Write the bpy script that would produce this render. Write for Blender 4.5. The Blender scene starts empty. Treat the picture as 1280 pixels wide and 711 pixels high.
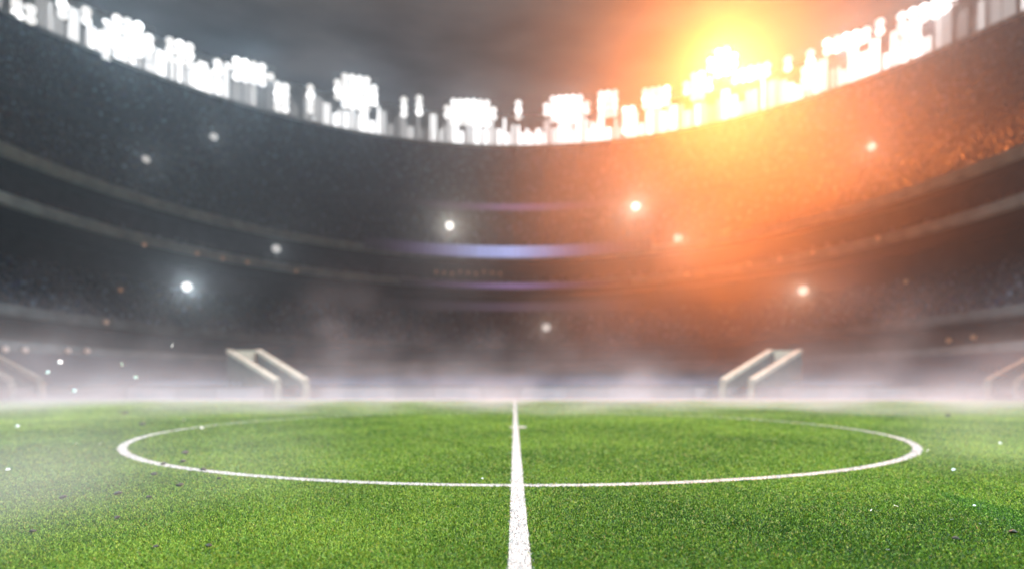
import bpy, math, random
import numpy as np
from mathutils import Vector, Matrix

random.seed(7)
RNG = np.random.default_rng(11)
S = bpy.context.scene
COL = S.collection
PI = math.pi

# ------------------------------------------------------------------ camera
CAM_H = 1.169
F = 686.0                       # focal length in photograph pixels (1280 wide)
HOR = 482.6                     # photograph row of the horizon
VPX = 643.0
cam_d = bpy.data.cameras.new('camera')
cam_d.sensor_width = 36.0
cam_d.lens = 36.0 * F / 1280.0
cam_d.shift_y = (HOR - 355.5) / 1280.0
cam_d.shift_x = -(VPX - 640.0) / 1280.0
cam_d.clip_start = 0.05
cam_d.clip_end = 3000
cam_d.dof.use_dof = True
cam_d.dof.focus_distance = 4.8
APERTURE = 7.6 * 4.8 / F        # blur of about 7.6 photograph pixels far away
cam_d.dof.aperture_fstop = (cam_d.lens / 1000.0) / APERTURE
cam = bpy.data.objects.new('camera', cam_d)
cam.location = (0, 0, CAM_H)
cam.rotation_euler = (PI / 2, 0, 0)
COL.objects.link(cam)
S.camera = cam

# ------------------------------------------------------------------ world
SUN_EL, SUN_AZ = math.radians(29.3), math.radians(20.5)      # azimuth clockwise from +Y
w = bpy.data.worlds.new('World')
S.world = w
w.use_nodes = True
nt = w.node_tree
nt.nodes.clear()
out = nt.nodes.new('ShaderNodeOutputWorld')
sky = nt.nodes.new('ShaderNodeTexSky')
sky.sky_type = 'NISHITA'
sky.sun_disc = False
sky.sun_elevation = SUN_EL
sky.sun_rotation = SUN_AZ
sky.dust_density = 4.0
bg1 = nt.nodes.new('ShaderNodeBackground')
bg1.inputs['Strength'].default_value = 0.008
nt.links.new(sky.outputs[0], bg1.inputs['Color'])
tc = nt.nodes.new('ShaderNodeTexCoord')
mp = nt.nodes.new('ShaderNodeMapping')
mp.inputs['Scale'].default_value = (1.0, 1.0, 3.2)
nt.links.new(tc.outputs['Generated'], mp.inputs[0])
no = nt.nodes.new('ShaderNodeTexNoise')
no.inputs['Scale'].default_value = 4.5
no.inputs['Detail'].default_value = 6
no.inputs['Roughness'].default_value = 0.5
nt.links.new(mp.outputs[0], no.inputs['Vector'])
rp = nt.nodes.new('ShaderNodeValToRGB')
rp.color_ramp.elements[0].position = 0.36
rp.color_ramp.elements[0].color = (0.015, 0.017, 0.021, 1)
rp.color_ramp.elements[1].position = 0.68
rp.color_ramp.elements[1].color = (0.150, 0.146, 0.148, 1)
nt.links.new(no.outputs['Fac'], rp.inputs[0])
bg2 = nt.nodes.new('ShaderNodeBackground')
bg2.inputs['Strength'].default_value = 0.6
nt.links.new(rp.outputs[0], bg2.inputs['Color'])
mx = nt.nodes.new('ShaderNodeMixShader')
mx.inputs[0].default_value = 0.85
nt.links.new(bg1.outputs[0], mx.inputs[1])
nt.links.new(bg2.outputs[0], mx.inputs[2])
nt.links.new(mx.outputs[0], out.inputs['Surface'])

# ------------------------------------------------------------------ sun
sd = bpy.data.lights.new('sun', 'SUN')
sd.energy = 0.35
sd.angle = math.radians(0.6)
sd.color = (1.0, 0.50, 0.20)
sun = bpy.data.objects.new('sun', sd)
to_sun = Vector((math.sin(SUN_AZ) * math.cos(SUN_EL), math.cos(SUN_AZ) * math.cos(SUN_EL), math.sin(SUN_EL)))
sun.rotation_euler = to_sun.to_track_quat('Z', 'Y').to_euler()
sun.location = (0, 0, 160)
COL.objects.link(sun)

S.view_settings.view_transform = 'Standard'
S.view_settings.look = 'None'
S.view_settings.exposure = 0.0
S.view_settings.gamma = 1.0
S.view_settings.use_curve_mapping = False
S.cycles.max_bounces = 5
S.cycles.diffuse_bounces = 2
S.cycles.glossy_bounces = 2
S.cycles.transmission_bounces = 2
S.cycles.volume_bounces = 0
S.cycles.volume_max_steps = 256
S.cycles.use_light_tree = True
S.cycles.sample_clamp_indirect = 4.0
S.cycles.use_denoising = True

# light levels of the place
FLOOD_SIDE_W = 0.78e6           # each flood bank on the long sides of the bowl
FLOOD_FAR_W = 8.0e4             # each big flood bank on the far rim
WARM_W = 4.0e6                  # the warm sodium globe on the far rim
HAZE_DENSITY = 0.00027
HAZE_G = 0.78

# ------------------------------------------------------------------ helpers
def link(o, parent=None):
    COL.objects.link(o)
    if parent is not None:
        o.parent = parent
    return o

def tag(o, label=None, cat=None, group=None, kind=None):
    if label: o['label'] = label
    if cat: o['category'] = cat
    if group: o['group'] = group
    if kind: o['kind'] = kind
    return o

def empty(name, loc=(0, 0, 0), rot=(0, 0, 0), parent=None):
    o = bpy.data.objects.new(name, None)
    o.location = loc
    o.rotation_euler = rot
    return link(o, parent)

def mesh(name, verts, faces, mat, parent=None, smooth=False):
    m = bpy.data.meshes.new(name)
    m.from_pydata([tuple(v) for v in verts], [], [tuple(f) for f in faces])
    m.update()
    if smooth:
        m.shade_smooth()
    if mat: m.materials.append(mat)
    o = bpy.data.objects.new(name, m)
    return link(o, parent)

def share(name, me, parent, loc=(0, 0, 0), rot=(0, 0, 0), scale=(1, 1, 1)):
    o = bpy.data.objects.new(name, me)
    o.location = loc; o.rotation_euler = rot; o.scale = scale
    return link(o, parent)

def box_vf(x0, x1, y0, y1, z0, z1):
    v = [(x0, y0, z0), (x1, y0, z0), (x1, y1, z0), (x0, y1, z0),
         (x0, y0, z1), (x1, y0, z1), (x1, y1, z1), (x0, y1, z1)]
    f = [(3, 2, 1, 0), (4, 5, 6, 7), (0, 1, 5, 4), (1, 2, 6, 5), (2, 3, 7, 6), (3, 0, 4, 7)]
    return v, f

class MB:
    def __init__(self): self.v = []; self.f = []
    def add(self, v, f):
        n = len(self.v)
        self.v += [tuple(p) for p in v]
        self.f += [tuple(i + n for i in q) for q in f]
        return self
    def box(self, *a): return self.add(*box_vf(*a))
    def hexa(self, p): # 8 corners: bottom 4 ccw, top 4 ccw
        return self.add(p, [(3, 2, 1, 0), (4, 5, 6, 7), (0, 1, 5, 4), (1, 2, 6, 5), (2, 3, 7, 6), (3, 0, 4, 7)])
    def build(self, name, mat, parent=None, smooth=False): return mesh(name, self.v, self.f, mat, parent, smooth)
    def data(self, name, mat):
        m = bpy.data.meshes.new(name); m.from_pydata(self.v, [], self.f); m.update(); m.materials.append(mat); return m

def tri_mesh(name, verts, tris, cols, mat):
    """big triangle soup from numpy arrays; verts (N,3) tris (M,3) cols (N,3) per vertex"""
    m = bpy.data.meshes.new(name)
    n, k = len(verts), len(tris)
    m.vertices.add(n); m.loops.add(k * 3); m.polygons.add(k)
    m.vertices.foreach_set('co', np.ascontiguousarray(verts, dtype=np.float32).ravel())
    m.loops.foreach_set('vertex_index', np.ascontiguousarray(tris, dtype=np.int32).ravel())
    m.polygons.foreach_set('loop_start', np.arange(0, k * 3, 3, dtype=np.int32))
    if cols is not None:
        a = m.attributes.new('tint', 'FLOAT_COLOR', 'POINT')
        c = np.ones((n, 4), dtype=np.float32); c[:, :3] = cols
        a.data.foreach_set('color', c.ravel())
    m.update(calc_edges=True)
    m.materials.append(mat)
    return m

# ------------------------------------------------------------------ materials
def base_mat(name):
    m = bpy.data.materials.new(name); m.use_nodes = True
    return m, m.node_tree, m.node_tree.nodes['Principled BSDF']

def noise_mat(name, c0, c1, scale=3.0, rough=0.85, detail=5, bump=0.0, metallic=0.0, lo=0.35, hi=0.65):
    m, t, b = base_mat(name)
    g = t.nodes.new('ShaderNodeTexCoord')
    n = t.nodes.new('ShaderNodeTexNoise'); n.inputs['Scale'].default_value = scale; n.inputs['Detail'].default_value = detail
    t.links.new(g.outputs['Object'], n.inputs['Vector'])
    r = t.nodes.new('ShaderNodeValToRGB')
    r.color_ramp.elements[0].position = lo; r.color_ramp.elements[0].color = (*c0, 1)
    r.color_ramp.elements[1].position = hi; r.color_ramp.elements[1].color = (*c1, 1)
    t.links.new(n.outputs['Fac'], r.inputs[0]); t.links.new(r.outputs[0], b.inputs['Base Color'])
    b.inputs['Roughness'].default_value = rough; b.inputs['Metallic'].default_value = metallic
    if bump:
        bp = t.nodes.new('ShaderNodeBump'); bp.inputs['Strength'].default_value = bump
        t.links.new(n.outputs['Fac'], bp.inputs['Height']); t.links.new(bp.outputs[0], b.inputs['Normal'])
    return m

def emit_mat(name, color, strength, sample=True):
    m, t, b = base_mat(name)
    b.inputs['Base Color'].default_value = (0.5, 0.5, 0.5, 1)
    b.inputs['Roughness'].default_value = 0.3
    b.inputs['Emission Color'].default_value = (*color, 1)
    b.inputs['Emission Strength'].default_value = strength
    if not sample:
        m.cycles.emission_sampling = 'NONE'
    return m

M_terrace = noise_mat('dark terrace concrete', (0.028, 0.036, 0.048), (0.06, 0.074, 0.092), 0.8)
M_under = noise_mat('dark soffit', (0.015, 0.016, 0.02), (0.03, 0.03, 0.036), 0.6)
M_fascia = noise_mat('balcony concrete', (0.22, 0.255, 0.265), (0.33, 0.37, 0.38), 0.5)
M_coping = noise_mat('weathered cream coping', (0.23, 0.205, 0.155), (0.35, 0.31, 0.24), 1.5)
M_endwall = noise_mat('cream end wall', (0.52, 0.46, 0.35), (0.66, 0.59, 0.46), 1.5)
M_fascia_low = noise_mat('balcony concrete darkened against floods', (0.08, 0.085, 0.085), (0.13, 0.135, 0.135), 0.5)  # balcony concrete darkened in colour to offset flood light on low parapets
M_parapet_shade = noise_mat('shade-darkened parapet wall', (0.022, 0.026, 0.022), (0.045, 0.05, 0.042), 1.2)  # stair parapets with their shade put into the base colour
M_step = noise_mat('stair concrete', (0.09, 0.10, 0.09), (0.17, 0.18, 0.17), 1.5)
M_seat = noise_mat('navy seat plastic', (0.02, 0.024, 0.05), (0.035, 0.04, 0.075), 2.0, rough=0.5)
M_track = noise_mat('grey running track', (0.16, 0.15, 0.155), (0.24, 0.23, 0.235), 1.2, bump=0.1)
M_rim = noise_mat('pale rim cladding', (0.55, 0.55, 0.56), (0.72, 0.72, 0.72), 0.4, rough=0.5)
M_steel = noise_mat('galvanised steel', (0.22, 0.22, 0.23), (0.35, 0.35, 0.36), 4.0, rough=0.45, metallic=0.7)
M_soil = noise_mat('dark soil', (0.018, 0.02, 0.012), (0.045, 0.045, 0.028), 60.0)
M_paper = noise_mat('white paper', (0.75, 0.75, 0.74), (0.85, 0.85, 0.84), 20.0)
M_board = [noise_mat('perimeter board grey %d' % i, tuple(c * 0.85 for c in k), k, 1.0, rough=0.6)
           for i, k in enumerate([(0.26, 0.25, 0.27), (0.20, 0.195, 0.21), (0.31, 0.30, 0.315), (0.14, 0.135, 0.15)])]
M_lens = emit_mat('flood lens', (1.0, 0.98, 0.96), 1.5, sample=False)
M_lens_dim = emit_mat('worn flood lens', (1.0, 0.97, 0.93), 1.05, sample=False)
M_lens_hot = emit_mat('hot flood lens', (1.0, 0.99, 0.98), 2.6, sample=False)
M_warm = emit_mat('sodium lens', (1.0, 0.72, 0.32), 8.0, sample=False)
M_flash = emit_mat('flash lens', (1.0, 0.96, 0.92), 0.5, sample=False)
M_flash_big = emit_mat('bright flash lens', (1.0, 0.98, 0.95), 1.1, sample=False)
M_amber = emit_mat('amber bulb', (1.0, 0.45, 0.18), 0.24, sample=False)
M_wall_glow = [emit_mat('added lamplight panel %d' % i, c, s, sample=False) for i, (c, s) in enumerate([
    ((1.0, 0.97, 0.96), 0.16), ((1.0, 0.97, 0.96), 0.32), ((1.0, 0.98, 0.97), 0.55), ((1, 0.99, 0.98), 0.95), ((1, 1, 1), 1.7)])]  # emission imitates the wall being lit by the flood banks

# grass blades: colour of each blade from its own tint
def blade_mat(name, trans):
    m, t, b = base_mat(name)
    a = t.nodes.new('ShaderNodeAttribute'); a.attribute_name = 'tint'
    t.links.new(a.outputs['Color'], b.inputs['Base Color'])
    b.inputs['Roughness'].default_value = 0.6
    b.inputs['Specular IOR Level'].default_value = 0.25
    tr = t.nodes.new('ShaderNodeBsdfTranslucent'); t.links.new(a.outputs['Color'], tr.inputs['Color'])
    mixs = t.nodes.new('ShaderNodeMixShader'); mixs.inputs[0].default_value = trans
    t.links.new(b.outputs[0], mixs.inputs[1]); t.links.new(tr.outputs[0], mixs.inputs[2])
    t.links.new(mixs.outputs[0], t.nodes['Material Output'].inputs['Surface'])
    return m
M_blade = blade_mat('grass blade', 0.35)
M_white_blade = blade_mat('painted blade', 0.2)
M_crowd = blade_mat('spectator clothing', 0.0)

def turf_mat():
    m, t, b = base_mat('turf')
    g = t.nodes.new('ShaderNodeTexCoord')
    n1 = t.nodes.new('ShaderNodeTexNoise'); n1.inputs['Scale'].default_value = 14.0; n1.inputs['Detail'].default_value = 8
    n2 = t.nodes.new('ShaderNodeTexNoise'); n2.inputs['Scale'].default_value = 0.35; n2.inputs['Detail'].default_value = 4
    for n in (n1, n2): t.links.new(g.outputs['Object'], n.inputs['Vector'])
    r1 = t.nodes.new('ShaderNodeValToRGB')
    r1.color_ramp.elements[0].position = 0.36; r1.color_ramp.elements[0].color = (0.030, 0.085, 0.006, 1)
    r1.color_ramp.elements[1].position = 0.64; r1.color_ramp.elements[1].color = (0.095, 0.20, 0.016, 1)
    t.links.new(n1.outputs['Fac'], r1.inputs[0])
    mxc = t.nodes.new('ShaderNodeMixRGB'); mxc.blend_type = 'MULTIPLY'; mxc.inputs[0].default_value = 0.5
    r2 = t.nodes.new('ShaderNodeValToRGB')
    r2.color_ramp.elements[0].position = 0.3; r2.color_ramp.elements[0].color = (0.6, 0.65, 0.55, 1)
    r2.color_ramp.elements[1].position = 0.7; r2.color_ramp.elements[1].color = (1, 1, 1, 1)
    t.links.new(n2.outputs['Fac'], r2.inputs[0])
    t.links.new(r1.outputs[0], mxc.inputs[1]); t.links.new(r2.outputs[0], mxc.inputs[2])
    t.links.new(mxc.outputs[0], b.inputs['Base Color'])
    b.inputs['Roughness'].default_value = 0.9
    bp = t.nodes.new('ShaderNodeBump'); bp.inputs['Strength'].default_value = 0.5; bp.inputs['Distance'].default_value = 0.03
    t.links.new(n1.outputs['Fac'], bp.inputs['Height']); t.links.new(bp.outputs[0], b.inputs['Normal'])
    return m
M_turf = turf_mat()
M_line = noise_mat('white line paint', (0.55, 0.57, 0.52), (0.78, 0.79, 0.76), 40.0)

# ------------------------------------------------------------------ ground, pitch and its markings
YC = 63.0                       # centre of the bowl
SPOT_Y = 15.6                   # centre spot of the pitch
LINE_X = 0.035
CIRC_X = 0.10
R_CIRC = 9.15
FAR_Y = 46.0
LW = 0.15

v, f = [], []
N = 96
for i in range(N):
    a = 2 * PI * i / N
    v.append((142 * math.cos(a), 68 + 138 * math.sin(a), 0.0))
g = mesh('ground', v, [tuple(range(N))], M_track); tag(g, 'flat grey running track round the pitch', kind='structure')
g = mesh('pitch', *(lambda a: a)(([(-53.5, -17, 0.004), (53.5, -17, 0.004), (53.5, 46.6, 0.004), (-53.5, 46.6, 0.004)], [(0, 1, 2, 3)])), M_turf)
tag(g, 'green mown football pitch', kind='structure')

# blades
NB = 1150000
zb = 3.0 * (46.3 / 3.0) ** RNG.random(NB)
xb = (RNG.random(NB) * 2 - 1) * (1.05 * zb + 0.6)
ok = np.abs(xb) < 52
zb, xb = zb[ok], xb[ok]
jit = RNG.normal(0, 0.006, len(zb))
rr = np.hypot(xb - CIRC_X, zb - SPOT_Y)
m_half = np.abs(xb - LINE_X + jit) < LW / 2
m_circ = (np.abs(rr - R_CIRC + jit) < LW / 2) & ~m_half
m_spot = (rr < 0.25) & ~m_half
m_touch = (np.abs(zb - FAR_Y) < 0.10) & ~m_half
m_grass = ~(m_half | m_circ | m_spot | m_touch)

def lowfreq(x, y):
    s = np.zeros_like(x)
    for kx, ky, ph, am in [(0.9, 0.5, 0.3, 1), (-0.6, 1.1, 1.9, 0.9), (1.9, -1.3, 4.0, 0.6), (2.7, 2.2, 2.2, 0.5), (0.35, -0.22, 5.1, 1.1), (4.4, 3.1, .7, .35), (-5.2, 4.3, 2.7, .3)]:
        s += am * np.sin(kx * x + ky * y + ph + 0.7 * np.sin(0.8 * ky * x - kx * y))
    return s / 2.6

def blades(mask, white, hscale=1.0):
    x, y = xb[mask], zb[mask]
    n = len(x)
    sz = y
    wd = (0.0010 * sz + 0.0022) * RNG.uniform(0.7, 1.4, n)
    h = np.minimum(0.018 + 0.0004 * sz, 0.027) * RNG.uniform(0.55, 1.35, n) * hscale
    a = RNG.uniform(0, 2 * PI, n)
    lean = RNG.uniform(0.1, 0.9, n) * h
    la = RNG.uniform(0, 2 * PI, n)
    V = np.zeros((n, 3, 3), dtype=np.float32)
    V[:, 0, 0] = x - np.cos(a) * wd; V[:, 0, 1] = y - np.sin(a) * wd
    V[:, 1, 0] = x + np.cos(a) * wd; V[:, 1, 1] = y + np.sin(a) * wd
    V[:, 2, 0] = x + np.cos(la) * lean; V[:, 2, 1] = y + np.sin(la) * lean; V[:, 2, 2] = h
    V[:, 0, 2] = V[:, 1, 2] = 0.003
    if white:
        k = RNG.uniform(0.26, 0.58, n)
        c = np.stack([k, k * 1.0, k * 0.96], 1)
    else:
        q = np.clip(RNG.normal(0.42, 0.30, n) + 0.15 * lowfreq(x, y) + 0.10 * lowfreq(x * .3 + 4, y * .3), 0, 1)[:, None]
        dark = np.array([0.010, 0.045, 0.004]); mid = np.array([0.088, 0.205, 0.014]); lite = np.array([0.31, 0.45, 0.07])
        c = np.where(q < 0.5, dark + (mid - dark) * q * 2, mid + (lite - mid) * (q - 0.5) * 2)
        straw = RNG.random(n) < 0.02
        c[straw] = np.array([0.30, 0.30, 0.10])
    return V.reshape(-1, 3), np.arange(n * 3).reshape(-1, 3), np.repeat(c, 3, axis=0)

V, T, Cc = blades(m_grass, False)
go = link(bpy.data.objects.new('grass', tri_mesh('grass', V, T, Cc, M_blade)))
tag(go, 'short bright green grass blades covering the pitch', 'grass', kind='stuff')

def marking(name, mask, sheet_v, sheet_f, label):
    V, T, Cc = blades(mask, True, 0.9)
    n = len(V)
    sv = np.array(sheet_v, dtype=np.float32)
    tr = []
    for q in sheet_f:
        tr.append((q[0], q[1], q[2])); tr.append((q[0], q[2], q[3]))
    V = np.concatenate([V, sv]); T = np.concatenate([T, np.array(tr) + n])
    Cc = np.concatenate([Cc, np.tile([[0.46, 0.47, 0.45]], (len(sv), 1))])
    o = link(bpy.data.objects.new(name, tri_mesh(name, V, T, Cc, M_white_blade)))
    tag(o, label, kind='structure')
    return o
def ring_sheet(cx, cy, r0, r1, z, n=180):
    v, f = [], []
    for i in range(n):
        a = 2 * PI * i / n
        wob = 0.010 * math.sin(7 * a) + 0.008 * math.sin(17 * a + 1)
        v += [(cx + (r0 + wob) * math.cos(a), cy + (r0 + wob) * math.sin(a), z), (cx + (r1 + wob) * math.cos(a), cy + (r1 + wob) * math.sin(a), z)]
        j = (i + 1) % n
        f.append((2 * i, 2 * i + 1, 2 * j + 1, 2 * j))
    return v, f
def rect_sheet(x0, x1, y0, y1, z):
    return [(x0, y0, z), (x1, y0, z), (x1, y1, z), (x0, y1, z)], [(0, 1, 2, 3)]
marking('halfway_line', m_half, *rect_sheet(LINE_X - LW / 2, LINE_X + LW / 2, -15, FAR_Y - 0.06, 0.010), 'straight white halfway line painted up the pitch')
marking('centre_circle', m_circ, *ring_sheet(CIRC_X, SPOT_Y, R_CIRC - LW / 2, R_CIRC + LW / 2, 0.009), 'white centre circle painted on the pitch')
marking('centre_spot', m_spot, *ring_sheet(CIRC_X, SPOT_Y, 0.001, 0.25, 0.020, 24), 'small white centre spot on the halfway line')
marking('touchline', m_touch, *rect_sheet(-53, 53, FAR_Y - 0.06, FAR_Y + 0.06 + 0.1, 0.011), 'white far touchline running straight across the pitch')

# ------------------------------------------------------------------ the bowl
NSEG = 150
def ring_path(R, back=-32.0, nb=6):
    """U shaped path: straight arms beside the pitch and a half circle round its far end"""
    p = []
    for i in range(nb): p.append((-R, back + (YC - back) * i / nb))
    for i in range(NSEG + 1):
        a = PI - PI * i / NSEG
        p.append((R * math.cos(a), YC + R * math.sin(a)))
    for i in range(nb): p.append((R, YC - (YC - back) * (i + 1) / nb))
    return p
def base_path(back=-32.0, nb=6, a_=56.0, b_=31.0, cy=20.0, e=8.0):
    p = []
    for i in range(nb): p.append((-a_, back + (cy - back) * i / nb))
    for i in range(NSEG + 1):
        a = PI - PI * i / NSEG
        c, s = math.cos(a), math.sin(a)
        p.append((a_ * math.copysign(abs(c) ** (2 / e), c), cy + b_ * abs(s) ** (2 / e)))
    for i in range(nb): p.append((a_, cy - (cy - back) * (i + 1) / nb))
    return p
def loft(name, rows, mat, parent=None):
    """rows: list of (path, height)"""
    v, f = [], []
    n = len(rows[0][0])
    for p, h in rows: v += [(x, y, h) for x, y in p]
    for k in range(len(rows) - 1):
        for i in range(n - 1):
            a = k * n + i
            f.append((a, a + 1, a + n + 1, a + n))
    return mesh(name, v, f, mat, parent)
def steps(prof0, prof1, n):
    """stepped profile from (R,h) to (R,h)"""
    r = []
    for i in range(n):
        R0 = prof0[0] + (prof1[0] - prof0[0]) * i / n; R1 = prof0[0] + (prof1[0] - prof0[0]) * (i + 1) / n
        h0 = prof0[1] + (prof1[1] - prof0[1]) * i / n; h1 = prof0[1] + (prof1[1] - prof0[1]) * (i + 1) / n
        r += [(R0, h0), (R1, h0), (R1, h1)]
    out = [r[0]]
    for q in r[1:]:
        if q != out[-1]: out.append(q)
    return out
def rev(name, prof, mat, parent): return loft(name, [(ring_path(R), h) for R, h in prof], mat, parent)

RA2, HA2 = 57.0, 6.3
RA, HA = 60.0, 10.9
RB, HB = 64.0, 25.3
RC, HC = 66.0, 32.3
RT, HT = 130.0, 85.6
UP0, UP1 = (66.6, 31.9), (87.0, 49.0)      # upper tier, lower block
UQ0, UQ1 = (88.2, 50.0), (RT - 0.6, 84.6)  # upper tier, upper block
MID0, MID1 = (60.6, 10.4), (74.0, 19.6)

stand = empty('stadium_stand', (0, YC, 0))
tag(stand, 'huge dark tiered stand curving round the far end of the pitch', 'stand')
def sp(o): # keep world placement under the stand's empty
    o.parent = stand; o.matrix_parent_inverse = Matrix.Translation((0, -YC, 0)); return o
bp, rp2 = base_path(), ring_path(RA2)
nrow = 30
rows = []
for i in range(nrow):
    t0, t1 = i / nrow, (i + 1) / nrow
    h0 = 0.75 + (HA2 - 1.5 - 0.75) * t0; h1 = 0.75 + (HA2 - 1.5 - 0.75) * t1
    pl = lambda t: [(a[0] + (b[0] - a[0]) * t, a[1] + 0.5 + (b[1] - a[1] - 0.5) * t) for a, b in zip(bp, rp2)]
    rows += [(pl(t0), h0), (pl(t1), h0)]
rows.append((pl(1.0), HA2 - 1.5))
sp(loft('lower_tier', rows, M_terrace))
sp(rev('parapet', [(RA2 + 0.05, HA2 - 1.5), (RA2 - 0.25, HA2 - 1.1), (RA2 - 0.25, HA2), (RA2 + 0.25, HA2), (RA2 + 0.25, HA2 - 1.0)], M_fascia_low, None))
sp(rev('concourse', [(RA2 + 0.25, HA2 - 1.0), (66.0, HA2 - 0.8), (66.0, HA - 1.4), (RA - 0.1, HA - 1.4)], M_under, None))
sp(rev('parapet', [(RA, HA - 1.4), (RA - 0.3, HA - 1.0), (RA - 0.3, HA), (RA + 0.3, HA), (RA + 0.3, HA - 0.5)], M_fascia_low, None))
sp(rev('middle_tier', [(RA + 0.3, HA - 0.5)] + steps(MID0, MID1, 15), M_terrace, None))
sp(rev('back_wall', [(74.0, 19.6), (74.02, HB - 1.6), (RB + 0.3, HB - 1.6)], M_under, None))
sp(rev('parapet', [(RB + 0.3, HB - 1.6), (RB - 0.2, HB - 1.3), (RB - 0.3, HB), (RB + 0.3, HB), (RB + 0.3, HB - 0.7)], M_fascia, None))
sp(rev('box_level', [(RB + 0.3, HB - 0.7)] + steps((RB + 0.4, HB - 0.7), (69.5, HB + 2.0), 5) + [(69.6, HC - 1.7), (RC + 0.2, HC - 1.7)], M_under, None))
sp(rev('parapet', [(RC + 0.2, HC - 1.7), (RC - 0.2, HC - 1.3), (RC - 0.3, HC), (RC + 0.3, HC), (RC + 0.3, HC - 0.5)], M_fascia, None))
sp(rev('upper_tier', [(RC + 0.3, HC - 0.5)] + steps(UP0, UP1, 22) + [(87.2, 49.0), (87.2, 50.6), (87.7, 50.6), (87.7, 49.8)] + steps(UQ0, UQ1, 44), M_terrace, None))
sp(rev('rim_wall', [(RT - 0.6, 84.6), (RT - 0.8, HT), (RT, HT), (RT, HT + 10.5), (RT + 0.8, HT + 10.5), (RT + 0.8, HT + 1.0), (RT + 4.0, -0.2)], M_rim, None))

# perimeter wall: one board after another along the foot of the stand
pw = empty('perimeter_wall', (0, 51, 0)); tag(pw, 'low grey perimeter wall of plain boards behind the touchline', 'wall')
arc = [p for p in bp]
dense = []
for a, b in zip(arc[:-1], arc[1:]):
    L = math.hypot(b[0] - a[0], b[1] - a[1]); k = max(1, int(L / 0.25))
    for i in range(k): dense.append((a[0] + (b[0] - a[0]) * i / k, a[1] + (b[1] - a[1]) * i / k))
pts = [dense[0]]; acc = 0
for a, b in zip(dense[:-1], dense[1:]):
    acc += math.hypot(b[0] - a[0], b[1] - a[1])
    if acc >= 4.0: pts.append(b); acc = 0
for a, b in zip(pts[:-1], pts[1:]):
    if a[1] < 15 and b[1] < 15: continue
    dx, dy = b[0] - a[0], b[1] - a[1]; L = math.hypot(dx, dy)
    o = MB().box(0.015, L - 0.015, -0.09, 0.09, 0.0, 0.98).box(-0.0, L, -0.12, 0.14, 0.981, 1.08).build('board', random.choice(M_board))
    o.parent = pw; o.location = (a[0], a[1] - 51, 0); o.rotation_euler = (0, 0, math.atan2(dy, dx))

# ------------------------------------------------------------------ entrance stairs cut through the wall
def entrance_stair(s, xf, dx, y0, y1, wf, wb, zt, label):
    """s = -1 or +1 side, front inner edge at xf, run dx outwards"""
    root = empty('entrance_stair', (s * (xf + wf / 2), y0, 0)); tag(root, label, 'stairway', 'entrance stairs between pitch and stand')
    inv = Matrix.Translation((-s * (xf + wf / 2), -y0, 0))
    def put(o): o.parent = root; o.matrix_parent_inverse = inv; return o
    zf = 1.52; hb = 2.3; t = 0.34
    def wall(xa, xb_, mi):
        q = s
        # front post up to zf then sloping top
        a0, a1, b0, b1 = q * xa, q * (xa + t), q * xb_, q * (xb_ + t)
        m = MB().hexa([(a0, y0, -0.02), (a1, y0, -0.02), (b1, y1, -0.02), (b0, y1, -0.02), (a0, y0, zf), (a1, y0, zf), (b1, y1, zt), (b0, y1, zt)])
        o = put(m.build('parapet', mi))
        e = 0.12
        c = MB().hexa([(a0 - q * e, y0 - .10, zf - .02), (a1 + q * e, y0 - .10, zf - .02), (b1 + q * e, y1 + .05, zt - .02), (b0 - q * e, y1 + .05, zt - .02),
                       (a0 - q * e, y0 - .10, zf + .34), (a1 + q * e, y0 - .10, zf + .34), (b1 + q * e, y1 + .05, zt + .34), (b0 - q * e, y1 + .05, zt + .34)])
        c.hexa([(a0 - q * e, y0 - .10, -0.02), (a1 + q * e, y0 - .10, -0.02), (a1 + q * e, y0 - .003, -0.02), (a0 - q * e, y0 - .003, -0.02),
                (a0 - q * e, y0 - .10, zf - .021), (a1 + q * e, y0 - .10, zf - .021), (a1 + q * e, y0 - .003, zf - .021), (a0 - q * e, y0 - .003, zf - .021)])
        k = c.build('coping', M_coping); k.parent = o
    wall(xf - t / 2, xf + dx - t / 2, M_parapet_shade)
    wall(xf + wf - t / 2, xf + dx + wb - t / 2, M_parapet_shade)
    # end wall
    xa, xe = xf + dx + t / 2 + .01, xf + dx + wb - t / 2 - .01
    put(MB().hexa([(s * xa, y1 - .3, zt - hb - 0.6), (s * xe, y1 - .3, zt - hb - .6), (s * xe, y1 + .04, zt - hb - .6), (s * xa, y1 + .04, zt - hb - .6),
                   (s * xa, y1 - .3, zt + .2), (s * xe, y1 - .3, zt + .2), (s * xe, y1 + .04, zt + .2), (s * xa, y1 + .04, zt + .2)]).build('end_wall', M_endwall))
    n = 14
    for i in range(n):
        u0, u1 = i / n, (i + 1) / n
        ya, yb = y0 + (y1 - .31 - y0) * u0, y0 + (y1 - .31 - y0) * u1
        xa0, xa1 = xf + t / 2 + .01 + dx * u0 * .96, xf + t / 2 + .01 + dx * u1 * .96
        wa0, wa1 = xa0 + (wf - t - .02) + (wb - wf) * u0, xa1 + (wf - t - .02) + (wb - wf) * u1
        h = 0.1 + (zt - hb - .1) * (i + 1) / n
        put(MB().hexa([(s * xa0, ya, -.02), (s * wa0, ya, -.02), (s * wa1, yb - .004, -.02), (s * xa1, yb - .004, -.02),
                       (s * xa0, ya, h), (s * wa0, ya, h), (s * wa1, yb - .004, h), (s * xa1, yb - .004, h)]).build('step', M_step))
    return root
YF = 50.35
entrance_stair(-1, 19.1, 8.0, YF, 58.0, 2.6, 3.1, 4.75, 'cream edged entrance stair in the cool grey part of the stand')
entrance_stair(1, 19.1, 8.0, YF, 58.0, 2.6, 3.1, 4.75, 'cream edged entrance stair below the orange glow')
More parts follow.
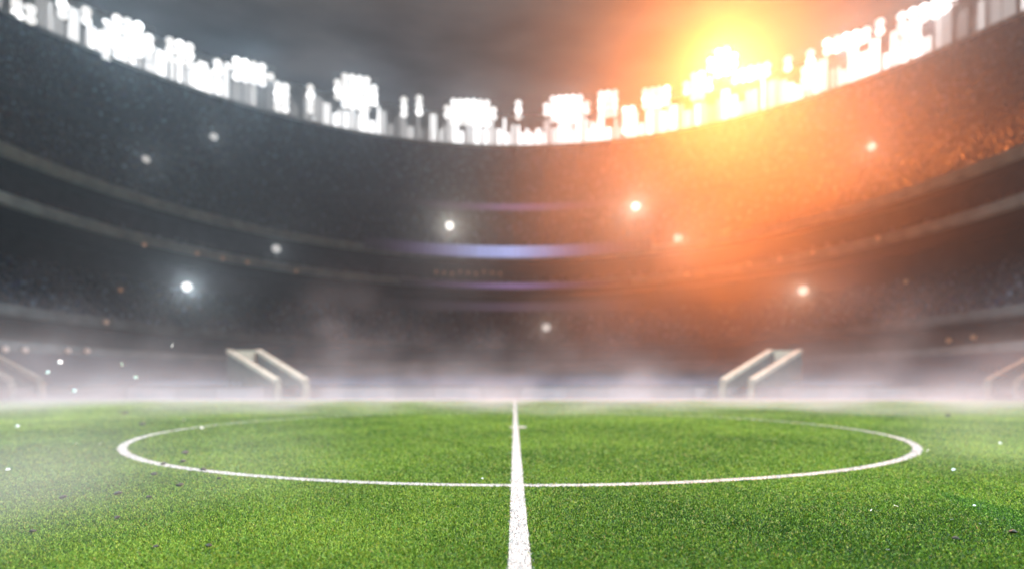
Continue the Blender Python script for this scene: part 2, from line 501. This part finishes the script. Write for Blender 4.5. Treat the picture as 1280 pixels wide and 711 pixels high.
entrance_stair(-1, 42.7, 10.2, 49.6, 55.0, 2.7, 3.0, 4.5, 'entrance stair half lost in white smoke at the dark end')
entrance_stair(1, 42.7, 10.2, 49.6, 55.0, 2.7, 3.0, 4.5, 'pale edged entrance stair at the corner beyond the orange glow')

# ------------------------------------------------------------------ crowd (nobody could count it) and empty seats
PAL = np.array([[.02, .022, .03], [.03, .032, .045], [.05, .05, .06], [.015, .016, .02], [.08, .08, .09], [.03, .035, .08], [.09, .03, .03], [.16, .16, .17], [.06, .05, .045], [.28, .28, .29]]) * np.array([.78, .95, 1.2])
PW = np.array([.2, .18, .12, .18, .09, .09, .03, .07, .04, .03]); PW = PW / PW.sum()
pv = np.array([(-.22, -.14, 0), (.22, -.14, 0), (.22, .14, 0), (-.22, .14, 0), (-.24, -.12, .55), (.24, -.12, .55), (.24, .12, .55), (-.24, .12, .55),
               (0, -.12, .72), (.11, 0, .72), (0, .12, .72), (-.11, 0, .72), (0, 0, .90), (0, 0, .56)], dtype=np.float32)
pt = np.array([(0, 1, 5), (0, 5, 4), (1, 2, 6), (1, 6, 5), (2, 3, 7), (2, 7, 6), (3, 0, 4), (3, 4, 7), (4, 5, 6), (4, 6, 7),
               (8, 9, 12), (9, 10, 12), (10, 11, 12), (11, 8, 12), (9, 8, 13), (10, 9, 13), (11, 10, 13), (8, 11, 13)])
def crowd(name, spots, label, fill=0.86):
    """spots: (x, y, z) arrays"""
    P = np.concatenate(spots)
    t = np.abs(P[:, 0]) / np.maximum(P[:, 1], 1)
    P = P[(t < 1.15) & (RNG.random(len(P)) < fill)]
    n = len(P)
    ang = np.arctan2(P[:, 0], P[:, 1] - SPOT_Y)
    ang = -ang + RNG.normal(0, .3, n)
    sc = RNG.uniform(.85, 1.35, n)
    ca, sa = np.cos(ang)[:, None], np.sin(ang)[:, None]
    X = pv[None, :, 0] * ca - pv[None, :, 1] * sa
    Y = pv[None, :, 0] * sa + pv[None, :, 1] * ca
    V = np.stack([X * 1.15 + P[:, :1], Y * 1.15 + P[:, 1:2], pv[None, :, 2] * sc[:, None] + P[:, 2:3]], 2).reshape(-1, 3)
    T = (pt[None] + (np.arange(n) * len(pv))[:, None, None]).reshape(-1, 3)
    c = PAL[RNG.choice(len(PAL), n, p=PW)] * RNG.uniform(.7, 1.3, (n, 1))
    Cv = np.repeat(c[:, None, :], len(pv), 1)
    Cv[:, 8:, :] = np.array([.20, .13, .10]) * RNG.uniform(.35, 1.1, (n, 1, 1))
    o = link(bpy.data.objects.new(name, tri_mesh(name, V, T, Cv.reshape(-1, 3), M_crowd)))
    return tag(o, label, 'crowd', kind='stuff')
def ring_spots(p0, p1, n, gap=0.66, skip=1):
    out = []
    for i in range(0, n, skip):
        R = p0[0] + (p1[0] - p0[0]) * (i + .5) / n; h = p0[1] + (p1[1] - p0[1]) * i / n
        k = int(PI * R / gap)
        a = (np.arange(k) + RNG.uniform(-.2, .2, k)) / k * PI
        ai = np.mod(a * 34 / PI, 1.0)
        a = a[ai > 0.8 / (PI * R / 34)]          # aisles
        out.append(np.stack([R * np.cos(a), YC + R * np.sin(a), np.full(len(a), h)], 1))
    return out
crowd('crowd', ring_spots(UP0, UP1, 22), 'dim crowd filling the steep tier above the blue ribbon screen')
crowd('crowd', ring_spots(UQ0, UQ1, 44, 0.72), 'dim crowd filling the topmost tier under the white lights')
crowd('crowd', ring_spots(MID0, MID1, 15), 'dim crowd in the middle tier below the purple ribbon')
crowd('crowd', ring_spots((RB + .4, HB - .7), (69.5, HB + 2.0), 5), 'dim crowd in the shallow box level between two balcony edges', 0.6)
# rows of empty navy seats in the lower tier
sv = np.array([(-.21, -.2, .40), (.21, -.2, .40), (.21, .2, .38), (-.21, .2, .38), (.21, .26, .80), (-.21, .26, .80)], dtype=np.float32)
st = np.array([(0, 1, 2), (0, 2, 3), (3, 2, 4), (3, 4, 5)])
SP = []
for i in range(1, nrow):
    t = (i + .45) / nrow; h = 0.75 + (HA2 - 2.25) * i / nrow
    p = np.array(pl(t)); d = np.r_[0, np.cumsum(np.hypot(*np.diff(p, axis=0).T))]
    q = np.arange(0, d[-1], .62)
    SP.append(np.stack([np.interp(q, d, p[:, 0]), np.interp(q, d, p[:, 1]), np.full(len(q), h)], 1))
P = np.concatenate(SP); P = P[(P[:, 1] > 44) & (np.abs(P[:, 0]) < 1.15 * P[:, 1])]
keep = np.ones(len(P), bool)
for xf, dx, y0, y1 in ((19.1, 8.0, YF, 58), (42.7, 10.2, 49.6, 55)):
    u = (P[:, 1] - y0) / (y1 - y0); xe = xf + dx * u
    keep &= ~((u > -.3) & (u < 1.15) & (np.abs(P[:, 0]) > xe - .8) & (np.abs(P[:, 0]) < xe + 3.8))
P = P[keep]; n = len(P)
V = (sv[None] + P[:, None, :]).reshape(-1, 3); T = (st[None] + (np.arange(n) * 6)[:, None, None]).reshape(-1, 3)
me = tri_mesh('seats', V, T, None, M_seat)
tag(link(bpy.data.objects.new('seats', me)), 'rows of empty navy seats in the low front tier', 'seats', kind='stuff')

# ------------------------------------------------------------------ lights along the rim
def on_ring(px, R):
    """point of the far arc of radius R on the bearing of tangent (px-VPX)/F"""
    t = (px - VPX) / F
    a = 1 + t * t; b = -2 * YC; c = YC * YC - R * R
    y = (-b + math.sqrt(b * b - 4 * a * c)) / (2 * a)
    return t * y, y
def rim_angle(x, y): return math.atan2(x, y - YC)

# added emissive panels standing in for lamplight on the rim wall
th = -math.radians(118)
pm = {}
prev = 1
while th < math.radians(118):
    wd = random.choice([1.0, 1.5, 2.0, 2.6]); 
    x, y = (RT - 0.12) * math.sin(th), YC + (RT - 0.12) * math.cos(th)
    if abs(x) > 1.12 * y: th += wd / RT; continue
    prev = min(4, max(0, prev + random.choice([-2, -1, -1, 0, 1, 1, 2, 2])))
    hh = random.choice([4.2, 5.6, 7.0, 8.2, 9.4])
    root = empty('wall_glow_panel', (x, y, HT + 0.25), (0, 0, -th)); tag(root, '%s %s added lamplight panel glowing %s on the rim wall' % ({1.0: 'very narrow', 1.5: 'narrow', 2.0: 'medium width', 2.6: 'wide'}[wd], {4.2: 'stubby', 5.6: 'short', 7.0: 'middling', 8.2: 'tall', 9.4: 'full height'}[hh], ['dull grey', 'dim white', 'soft white', 'bright white', 'dazzling white'][prev]), 'light panel', 'added glow panels along the rim of the stand')
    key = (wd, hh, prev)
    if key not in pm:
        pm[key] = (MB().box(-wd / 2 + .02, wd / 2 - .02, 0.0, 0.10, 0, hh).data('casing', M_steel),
                   MB().box(-wd / 2 + .08, wd / 2 - .08, -0.06, -0.003, 0.08, hh - .08).data('glow_face', M_wall_glow[prev]))
    share('casing', pm[key][0], root); share('glow_face', pm[key][1], root)
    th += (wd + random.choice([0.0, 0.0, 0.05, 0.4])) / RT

# flood banks
nseg = 14
def lathe(prof, mat, name):
    v, f = [], []
    for r, y in prof:
        for i in range(nseg):
            a = 2 * PI * i / nseg; v.append((r * math.cos(a), y, r * math.sin(a)))
    for k in range(len(prof) - 1):
        for i in range(nseg):
            j = (i + 1) % nseg
            f.append((k * nseg + i, k * nseg + j, (k + 1) * nseg + j, (k + 1) * nseg + i))
    f.append(tuple(range(nseg))); f.append(tuple(reversed(range((len(prof) - 1) * nseg, len(prof) * nseg))))
    m = bpy.data.meshes.new(name); m.from_pydata(v, [], f); m.update(); m.materials.append(mat); return m
ME_house = lathe([(0.5, 0.9), (0.75, 0.7), (1.10, 0.10), (1.14, 0.0)], M_steel, 'lamp_housing')
ME_lens = [lathe([(1.12, -0.01), (0.9, -0.10), (0.4, -0.15)], m_, 'lens') for m_ in (M_lens, M_lens_dim, M_lens_hot)]
ME_wlens = [lathe([(1.0, -0.01), (0.8, -0.10), (0.4, -0.15)], M_warm, 'lens')]
AIM = Vector((0, 12, 0))
def flood_bank(x, y, z, cols, rows, label, pitch=2.3, watts=0, lens=ME_lens, cone=30, group='flood banks along the rim'):
    zr = HT + 10.5
    d = AIM - Vector((x, y, z))
    yaw = math.atan2(d.x, -d.y)
    tilt = math.atan2(z, math.hypot(d.x, d.y)) * 0.75
    root = empty('flood_bank', (x, y, zr), (0, 0, yaw)); tag(root, label, 'floodlight', group)
    W, H = cols * pitch, rows * pitch
    dz = z - zr
    fr = MB()
    for r in range(rows + 1):
        if r in (0, rows): fr.box(-W / 2, W / 2, 1.0, 1.2, dz - H / 2 + r * pitch - .08, dz - H / 2 + r * pitch + .08)
    for c in range(cols + 1):
        if c in (0, cols) or cols > 3 and c % 3 == 0: fr.box(-W / 2 + c * pitch - .08, -W / 2 + c * pitch + .08, 0.97, 1.23, dz - H / 2, dz + H / 2)
    fr.build('frame', M_steel, root)
    base = min(-0.6, dz - H / 2)
    for sx in ((-1, 1) if cols > 2 else (0,)):
        MB().box(sx * W * .3 - .2, sx * W * .3 + .2, 1.24, 1.64, min(base, -10.4) if dz < 0 else -0.6, dz + H / 2).build('post', M_steel, root)
    for r in range(rows):
        for c in range(cols):
            if cols >= 4 and rows >= 2 and math.hypot((c + .5 - cols / 2) / (cols / 2), (r + .5 - rows / 2) / (rows / 2) * .9) > 1.0: continue
            h = share('lamp', ME_house, root, (-W / 2 + (c + .5) * pitch, 0.1, dz - H / 2 + (r + .5) * pitch), (tilt, 0, 0))
            share('lens', random.choice(lens), h)
    if watts:
        l = bpy.data.lights.new('flood_beam', 'SPOT'); l.energy = watts; l.spot_size = math.radians(cone); l.spot_blend = 0.7
        l.shadow_soft_size = 2.0; l.color = (0.76, 0.91, 1.0)
        lo = bpy.data.objects.new('flood_beam', l); COL.objects.link(lo)
        p = Vector((x, y, z)) + d.normalized() * 3.0
        lo.location = p; lo.rotation_euler = (-(AIM - p)).to_track_quat('Z', 'Y').to_euler()
    return root
BANKS = [(30, 15, 20, 30), (78, 12, 14, 26), (108, 20, 12, 22), (160, 45, 56, 42), (132, 70, 14, 40), (225, 66, 28, 34), (256, 100, 16, 34), (272, 84, 10, 20),
         (312, 90, 62, 24), (352, 122, 16, 40), (388, 124, 12, 40), (445, 116, 54, 40), (505, 134, 10, 22), (524, 132, 10, 22), (588, 141, 62, 30), (648, 138, 12, 22),
         (708, 136, 58, 36), (760, 130, 26, 30), (786, 150, 16, 30), (820, 122, 34, 28), (872, 108, 36, 34), (938, 92, 50, 22), (985, 80, 14, 22), (1013, 72, 12, 16),
         (1012, 97, 22, 26), (1058, 52, 54, 20), (1100, 34, 12, 20), (1132, 56, 28, 44), (1162, 14, 64, 20)]
for px, py, wp, hp in BANKS:
    x, y = on_ring(px, RT - 1.2)
    dist = math.hypot(x, y)
    ppm = F / y * 1.0
    cols, rws = max(1, round(wp / ppm / 2.3)), max(1, round(hp / ppm / 2.3))
    z = CAM_H + (HOR - py) / F * y
    big = wp >= 50
    if big: lab = 'wide glaring flood bank of many round lamps above the rim'
    elif cols == 1: lab = 'single column of round white lamps on the rim'
    else: lab = 'small bank of round white lamps on the rim'
    WORDS = ['', 'one', 'two', 'three', 'four', 'five', 'six', 'seven', 'eight', 'nine', 'ten']
    lab = 'white flood bank %s wide and %s high, %s' % ('one lamp' if cols == 1 else WORDS[cols] + ' lamps', WORDS[rws], 'raised above the rim' if z > HT + 12 else 'set against the rim wall')
    flood_bank(x, y, z, cols, rws, lab, watts=FLOOD_FAR_W if big else FLOOD_FAR_W * .12)
# the same ring of banks goes on above the two long sides
for s in (-1, 1):
    for y in (-18, 4, 26, 48):
        flood_bank(s * (RT - 1.2), y, HT + 14.5, 8, 3, 'wide flood bank on the rim above the long side of the pitch', watts=FLOOD_SIDE_W, cone=46, group='flood banks above the long sides')

# the warm globe
x, y = on_ring(903, RT - 4.0)
z = CAM_H + (HOR - 78) / F * y
root = flood_bank(x, y, z, 4, 4, 'dazzling warm yellow flood bank flooding the air with orange', lens=ME_wlens, group=None)
l = bpy.data.lights.new('warm_beam', 'SPOT'); l.energy = WARM_W; l.color = (1.0, 0.25, 0.045); l.shadow_soft_size = 3.0
l.spot_size = math.radians(52); l.spot_blend = 0.6
lo = bpy.data.objects.new('warm_beam', l); COL.objects.link(lo)
lo.location = Vector((x, y, z)) + (AIM - Vector((x, y, z))).normalized() * 5.5
lo.rotation_euler = (lo.location - Vector((8, 0, 0))).to_track_quat('Z', 'Y').to_euler()

# ------------------------------------------------------------------ screens, camera flashes and lanterns on the stand
def ribbon(R, z0, z1, pa, pb, c_mid, c_end, label, wpan=1.5):
    xa, ya = on_ring(pa, R); xb_, yb_ = on_ring(pb, R)
    ta, tb = rim_angle(xa, ya), rim_angle(xb_, yb_)
    root = empty('ribbon_screen', (0, YC + R, z0)); tag(root, label, 'screen')
    n = max(4, round((tb - ta) * R / wpan))
    for i in range(n):
        u = (i + .5) / n; t = ta + (tb - ta) * u
        k = math.exp(-((u - .5) / .2) ** 2)
        c = [a * k + b * (1 - k) for a, b in zip(c_mid, c_end)]
        fade = max(0.04, math.sin(PI * u) ** 1.5) * random.uniform(.95, 1.05)
        s = max(c)
        m = emit_mat('screen glow', tuple(q / s for q in c), s * fade, sample=False)
        m.node_tree.nodes['Principled BSDF'].inputs['Base Color'].default_value = (.03, .03, .04, 1)
        hw = (tb - ta) * R / n / 2 - .03
        o = MB().box(-hw, hw, -.08, .08, 0, z1 - z0).build('panel', m, root)
        o.location = (R * math.sin(t), R * math.cos(t) - R, 0); o.rotation_euler = (0, 0, -t)
ribbon(RC - 0.45, HC - 1.0, HC + 1.6, 455, 815, (.34, .42, .80), (.12, .07, .16), 'pale blue ribbon screen glowing on the balcony edge')
ribbon(RB - 0.45, HB - 1.6, HB - 0.4, 500, 790, (.16, .10, .24), (.07, .04, .09), 'thin purple ribbon screen under the pale blue one')
ribbon(86.9, 49.1, 50.9, 500, 800, (.15, .08, .17), (.07, .04, .07), 'faint purple ribbon screen high in the upper tier')
ribbon(73.8, 19.9, 22.0, 480, 800, (.05, .035, .06), (.03, .025, .035), 'dull violet ribbon screen at the back of the middle tier')

def stand_hit(px, py):
    tx, tz = (px - VPX) / F, (HOR - py) / F
    y = 60.0
    while y < 205:
        x, z = tx * y, CAM_H + tz * y
        R = math.hypot(x, y - YC) if y > YC else abs(x)
        if R >= RA - .3 and HA - 1.4 <= z <= HA + .1 and R < RA + .5: return x, y, z
        if MID0[0] <= R <= MID1[0] and z < MID0[1] + (MID1[1] - MID0[1]) * (R - MID0[0]) / (MID1[0] - MID0[0]) + .5 and z > HA - 1: return x, y, z
        if R >= 73.8 and 19 < z <= HB - 1.5 and R < 75: return x, y, z
        if RB - .3 <= R < RB + .6 and HB - 1.6 <= z <= HB: return x, y, z
        if RC - .3 <= R < RC + .6 and HC - 1.7 <= z <= HC: return x, y, z
        if R >= 69.4 and HB < z < HC - 1.6: return x, y, z
        if R > 66.5 and z > HC - .6:
            ht = UP0[1] + (UP1[1] - UP0[1]) * (R - UP0[0]) / (UP1[0] - UP0[0]) if R < 87.5 else UQ0[1] + (UQ1[1] - UQ0[1]) * (R - UQ0[0]) / (UQ1[0] - UQ0[0])
            if z < ht + .8: return x, y, z
        if R >= RA2 - .3 and R < RA2 + .6 and HA2 - 1.2 <= z <= HA2: return x, y, z
        if R >= 65.8 and HA2 - 1 < z < HA - 1.4: return x, y, z
        y += 0.1
    return tx * 150, 150, CAM_H + tz * 150
def flashbulb(px, py, d, big, label, group):  # camera flashes in the crowd, drawn as oversize lamps on added stems
    x, y, z = stand_hit(px, py)
    v = Vector((-x, SPOT_Y - y, 1 - z)).normalized()
    p = Vector((x, y, z)) + v * 1.1
    r = d / 2 * y / F
    root = empty('flashbulb', p); root.rotation_euler = (0, 0, math.atan2(v.x, -v.y)); tag(root, label, 'flashbulb', group)
    h = share('lamp_housing', ME_house, root, scale=(r, r, r))
    key = 'flash_big' if big else 'spot'
    if key not in ME: ME[key] = lathe([(1.0, -0.01), (0.8, -0.10), (0.4, -0.15)], M_flash_big if big else M_flash, 'lens')
    share('lens', ME[key], root, scale=(r, r, r))
    MB().box(-.09, .09, .2 * r, .2 * r + .16, -1.9, 0).build('stem', M_steel, root)
    l = bpy.data.lights.new('flash_beam', 'SPOT'); l.energy = 4.5e4 if big else 7.0e3; l.spot_size = math.radians(44); l.spot_blend = .6; l.shadow_soft_size = .3  # beam added so each flash gets a halo in the haze
    lo = bpy.data.objects.new('flash_beam', l); COL.objects.link(lo); lo.location = p + v * 1.2; lo.rotation_euler = (-v).to_track_quat('Z', 'Y').to_euler()
ME = {}
SMALL = 'small round white spotlight shining among the dim crowd'
flashbulb(233, 358, 11, True, 'largest star bright white spotlight, on the dark stand above an entrance stair', None)
flashbulb(562, 282, 9, True, 'bright white spotlight just above the dark end of the blue ribbon screen', None)
flashbulb(795, 258, 10, True, 'bright white spotlight in the orange glow above the blue ribbon screen', None)
for px, py, d in [(267, 171, 9), (182, 199, 9), (345, 311, 10), (848, 298, 10), (1090, 183, 10), (1005, 363, 11), (1175, 301, 10), (683, 409, 10)]:
    flashbulb(px, py, d, False, SMALL, 'small camera flashes among the crowd')
ME_bulb = lathe([(0.05, -.28), (0.22, -.2), (0.32, 0), (0.22, .2), (0.05, .28)], M_amber, 'bulb')
ME_brk = MB().box(-.06, .06, 0.2, 1.2, .38, .5).box(-.3, .3, -.3, .3, .36, .42).data('bracket', M_steel)
for px, py in [(180, 306), (246, 317), (278, 323), (309, 328), (370, 339), (150, 362), (132, 402), (5, 436), (30, 437), (84, 438), (108, 438),
               (800, 344), (859, 343), (937, 330), (975, 324), (1016, 316), (1098, 298), (1133, 352), (1187, 425), (1218, 421), (1262, 402)] + [(545 + 10 * k, 340 + (k % 3)) for k in range(9)]:
    x, y, z = stand_hit(px, py)
    v = Vector((-x, SPOT_Y - y, 1 - z)).normalized(); p = Vector((x, y, z)) + v * .8
    root = empty('lantern', p); root.rotation_euler = (0, 0, math.atan2(v.x, -v.y))
    lab = 'tiny amber lantern in the close row under the blue ribbon screen' if 540 < px < 640 else ('tiny amber lantern under the lowest parapet of the stand' if py > 400 else ('tiny amber lantern alone among the middle tier crowd' if py > 350 else 'tiny amber lantern under the middle balcony edge'))
    tag(root, lab, 'lantern', 'amber lanterns on the stand')
    share('bulb', ME_bulb, root); share('bracket', ME_brk, root)

# ------------------------------------------------------------------ soil clods and paper scraps
def lump(r, flat=0.6, seed=0):
    rg = random.Random(seed); v = []
    for k, (n, zz, rad) in enumerate([(5, -.3, .7), (6, .2, 1.0), (4, .8, .5)]):
        for i in range(n):
            a = 2 * PI * (i + .3 * k) / n; q = rad * rg.uniform(.6, 1.25)
            v.append((r * q * math.cos(a), r * q * math.sin(a), r * flat * (zz + rg.uniform(-.25, .25) + .3)))
    import bmesh
    bm = bmesh.new(); vs = [bm.verts.new(p) for p in v]; bmesh.ops.convex_hull(bm, input=vs)
    bmesh.ops.delete(bm, geom=[q for q in bm.verts if not q.link_faces], context='VERTS')
    m = bpy.data.meshes.new('clod'); bm.to_mesh(m); bm.free(); m.materials.append(M_soil); return m
LM = [lump(1.0, .7, i) for i in range(4)]
DARK = [(157, 517, 6), (149, 515, 4), (178, 531, 7), (232, 567, 8), (229, 577, 6), (254, 587, 7), (193, 593, 7), (224, 607, 8), (204, 580, 6), (148, 617, 8), (78, 622, 8), (186, 621, 6), (274, 598, 5),
        (146, 647, 7), (262, 682, 8), (195, 683, 6), (41, 664, 6), (1185, 520, 6), (1195, 673, 7), (1266, 665, 8)]
for i, (px, py, d) in enumerate(DARK):
    y = F * CAM_H / (py - HOR) * .985; x = (px - VPX) / F * y; r = d / 2 * y / F * 1.15
    o = share('soil_clod', LM[i % 4], None, (x, y, .012 + r * .2), (0, 0, i), (r, r, r))
    tag(o, 'dark clod of soil lying on the green turf', 'clod', 'soil clods on the turf')
ME_scrap = MB().add([(-1, -.7, 0), (0, -1, .25), (.9, -.5, 0), (1, .6, .3), (.1, 1, .1), (-.8, .7, .35), (0, 0, .3),
                     (-1, -.7, -.08), (0, -1, .17), (.9, -.5, -.08), (1, .6, .22), (.1, 1, .02), (-.8, .7, .27), (0, 0, .22)],
                    [(0, 1, 6), (1, 2, 6), (2, 3, 6), (3, 4, 6), (4, 5, 6), (5, 0, 6), (8, 7, 13), (9, 8, 13), (10, 9, 13), (11, 10, 13), (12, 11, 13), (7, 12, 13)]
                    + [(i, 7 + i, 7 + (i + 1) % 6, (i + 1) % 6) for i in range(6)]).data('paper_scrap', M_paper)
for i, (px, py, d) in enumerate([(22, 533, 6), (252, 535, 5), (230, 525, 5), (95, 555, 5), (125, 555, 4), (10, 587, 6), (1120, 633, 6), (1110, 688, 6), (1160, 563, 5), (1192, 587, 5), (1250, 554, 6),
                                 (1225, 655, 4), (1190, 650, 5), (1089, 638, 4), (1218, 632, 4), (603, 598, 3), (708, 598, 3)]):
    y = F * CAM_H / (py - HOR) * .985; x = (px - VPX) / F * y; r = d / 2 * y / F * .75
    o = share('paper_scrap', ME_scrap, None, (x, y, .022 + r * .25), (random.uniform(.3, .9), 0, i * 1.3), (r, r, r))
    tag(o, 'tiny white scrap of paper lying on the green turf', 'scrap', 'paper scraps on the turf')
for i, (px, py, d) in enumerate([(60, 465, 6), (75, 452, 6), (152, 455, 6), (170, 471, 5), (216, 431, 6), (93, 488, 6)]):
    y = 9.0 + (i * 1.7) % 4; x = (px - VPX) / F * y; r = d / 2 * y / F
    o = share('paper_scrap', ME_scrap, None, (x, y, CAM_H + (HOR - py) / F * y), (1.2, 0, i * 1.3), (r, r, r))
    tag(o, 'tiny white scrap of paper drifting in the air above the smoke', 'scrap', 'paper scraps in the air')

# ------------------------------------------------------------------ mist and smoke, as density grids
M_mist = bpy.data.materials.new('mist'); M_mist.use_nodes = True
_t = M_mist.node_tree; _t.nodes.clear()
_o = _t.nodes.new('ShaderNodeOutputMaterial'); _p = _t.nodes.new('ShaderNodeVolumePrincipled')
_p.inputs['Color'].default_value = (.60, .63, .66, 1); _p.inputs['Anisotropy'].default_value = 0.15; _p.inputs['Density'].default_value = 1.0
_t.links.new(_p.outputs[0], _o.inputs['Volume'])
M_mist.cycles.volume_step_rate = 1.6

def mist_cloud(name, label, lo, hi, res, build):
    ng = bpy.data.node_groups.new(name + ' field', 'GeometryNodeTree')
    ng.interface.new_socket('Geometry', in_out='OUTPUT', socket_type='NodeSocketGeometry')
    N = ng.nodes; L = ng.links
    def lk(q, s):
        if isinstance(q, (int, float)): s.default_value = q
        elif isinstance(q, tuple): s.default_value = q
        else: L.new(q, s)
    class B: pass
    b = B()
    pos = N.new('GeometryNodeInputPosition').outputs[0]
    sx = N.new('ShaderNodeSeparateXYZ'); L.new(pos, sx.inputs[0])
    b.X, b.Y, b.Z = sx.outputs
    def math_(op, a, c=None):
        n = N.new('ShaderNodeMath'); n.operation = op; lk(a, n.inputs[0])
        if c is not None: lk(c, n.inputs[1])
        return n.outputs[0]
    b.mul = lambda *a: a[0] if len(a) == 1 else math_('MULTIPLY', a[0], b.mul(*a[1:]))
    b.add = lambda x, y: math_('ADD', x, y)
    b.expz = lambda h: math_('POWER', 2.718, math_('MULTIPLY', b.Z, -1.0 / h))
    def remap(a, l, h):
        n = N.new('ShaderNodeMapRange'); n.interpolation_type = 'SMOOTHSTEP'
        n.inputs['From Min'].default_value = l; n.inputs['From Max'].default_value = h; L.new(a, n.inputs[0]); return n.outputs[0]
    b.remap = remap
    def noise(scale, off, det=4, stretch=(1, .7, 1.1)):
        v1 = N.new('ShaderNodeVectorMath'); v1.operation = 'MULTIPLY_ADD'; L.new(pos, v1.inputs[0]); v1.inputs[1].default_value = stretch; v1.inputs[2].default_value = off
        n = N.new('ShaderNodeTexNoise'); n.inputs['Scale'].default_value = scale; n.inputs['Detail'].default_value = det; n.inputs['Roughness'].default_value = .6
        L.new(v1.outputs[0], n.inputs['Vector']); return n.outputs[0]
    b.noise = noise
    def puff(c, r):
        vm = N.new('ShaderNodeVectorMath'); vm.operation = 'SUBTRACT'; L.new(pos, vm.inputs[0]); vm.inputs[1].default_value = c
        vd = N.new('ShaderNodeVectorMath'); vd.operation = 'DIVIDE'; L.new(vm.outputs[0], vd.inputs[0]); vd.inputs[1].default_value = r
        ln = N.new('ShaderNodeVectorMath'); ln.operation = 'LENGTH'; L.new(vd.outputs[0], ln.inputs[0])
        return remap(ln.outputs['Value'], 1.0, 0.05)
    b.puff = puff
    d = build(b)
    vc = N.new('GeometryNodeVolumeCube')
    L.new(d, vc.inputs['Density'])
    vc.inputs['Min'].default_value = lo; vc.inputs['Max'].default_value = hi
    vc.inputs['Resolution X'].default_value, vc.inputs['Resolution Y'].default_value, vc.inputs['Resolution Z'].default_value = res
    sm = N.new('GeometryNodeSetMaterial'); sm.inputs['Material'].default_value = M_mist
    L.new(vc.outputs[0], sm.inputs[0])
    go_ = N.new('NodeGroupOutput'); L.new(sm.outputs[0], go_.inputs[0])
    o = bpy.data.objects.new(name, bpy.data.volumes.new(name)); link(o)
    md = o.modifiers.new('field', 'NODES'); md.node_group = ng
    o.data.materials.append(M_mist)
    return tag(o, label, 'mist', kind='stuff')

def far_mist(b):
    n1 = b.remap(b.noise(.2, (3, 1, 0), 5), .50, .66)
    clear = b.mul(b.remap(b.puff((-23.5, 50, 2), (11, 11, 8)), .9, 0.1), b.remap(b.puff((23.5, 50, 2), (11, 11, 8)), .9, 0.1))
    edge = b.mul(b.remap(b.Y, 16, 27), b.remap(b.Y, 70, 58), b.remap(b.X, -64, -54), b.remap(b.X, 64, 54), b.remap(b.Z, 15.5, 9))
    d = b.add(b.mul(n1, b.expz(2.4), MIST_A), b.mul(b.expz(0.95), b.remap(b.noise(.26, (7, 9, 3)), .40, .66), b.remap(b.Y, 52, 42), MIST_B))
    n2 = b.remap(b.noise(.22, (11, 5, 2)), .36, .68)
    for c, r, amp in FAR_PUFFS:
        d = b.add(d, b.mul(b.puff(c, r), n2, amp))
    return b.mul(d, edge, clear)
def near_mist(c, r, amp, off):
    def build(b):
        n = b.remap(b.noise(.5, off), .34, .68)
        return b.mul(b.puff(c, r), n, amp)
    return build
MIST_A, MIST_B = 0.040, 0.090
FAR_PUFFS = [((-40, 45, 2), (13, 10, 8), .024), ((-18, 54, 6), (8, 8, 11), .014), ((36, 54, 6), (10, 8, 12), .020), ((46, 50, 3), (12, 9, 8), .02)]
mist_cloud('mist', 'drifting white mist along the far touchline', (-64, 16, 0.02), (64, 70, 15.5), (160, 68, 32), far_mist)
def near(c, r, amp, off, label):
    lo = tuple(a - q for a, q in zip(c, r)); hi = tuple(a + q for a, q in zip(c, r))
    lo = (lo[0], lo[1], max(.03, lo[2]))
    mist_cloud('smoke', label, lo, hi, tuple(max(8, int((h - l) / .22)) for l, h in zip(lo, hi)), near_mist(c, r, amp, off))
near((-4.1, 4.9, .4), (3.2, 3.3, 1.3), .15, (0, 0, 0), 'thin wisp of smoke low over the turf beside the soil clods')
near((-15, 17, 1.0), (7, 6.5, 3.2), .035, (5, 2, 0), 'pale smoke bank over the turf before the smoky entrance stair')
near((7.2, 7.8, .6), (3.0, 3.6, 1.6), .10, (9, 4, 0), 'thin wisp of smoke low over the turf beside the paper scraps')

M_glow_smoke = M_mist.copy(); M_glow_smoke.name = 'glow-spreading smoke'  # smoke added to catch the warm beam and widen its orange glow
_q = [n for n in M_glow_smoke.node_tree.nodes if n.type == 'PRINCIPLED_VOLUME'][0]
_q.inputs['Anisotropy'].default_value = 0.35; _q.inputs['Color'].default_value = (.92, .78, .60, 1)
M_glow_smoke.cycles.volume_step_rate = 2.0
def glow_smoke(b):
    n = b.remap(b.noise(.028, (2, 3, 1), 4, (1, 1, 1.3)), .22, .72)
    lo_ = b.mul(b.puff((46, 92, 20), (66, 34, 36)), n, DRIFT * 2.5)
    return b.add(b.mul(b.puff((44, 112, 38), (80, 54, 58)), n, DRIFT), lo_)
DRIFT = 0.0050
_o2 = mist_cloud('smoke', 'added thin smoke spreading the orange glow before the stand', (-42, 58, 1.5), (114, 166, 92), (56, 42, 36), glow_smoke)
_o2.data.materials[0] = M_glow_smoke
for n in _o2.modifiers[0].node_group.nodes:
    if n.bl_idname == 'GeometryNodeSetMaterial': n.inputs['Material'].default_value = M_glow_smoke

# ------------------------------------------------------------------ haze: the air of the whole place
v, f = box_vf(-146, 146, -74, 210, -1.0, 118)
hm = bpy.data.materials.new('haze'); hm.use_nodes = True; t = hm.node_tree; t.nodes.clear()
o = t.nodes.new('ShaderNodeOutputMaterial'); pvn = t.nodes.new('ShaderNodeVolumePrincipled')
pvn.inputs['Color'].default_value = (.74, .87, .98, 1); pvn.inputs['Density'].default_value = HAZE_DENSITY; pvn.inputs['Anisotropy'].default_value = HAZE_G
t.links.new(pvn.outputs[0], o.inputs['Volume'])
tag(mesh('haze', v, f, hm), 'thin hazy air filling the stadium', 'haze', kind='stuff')
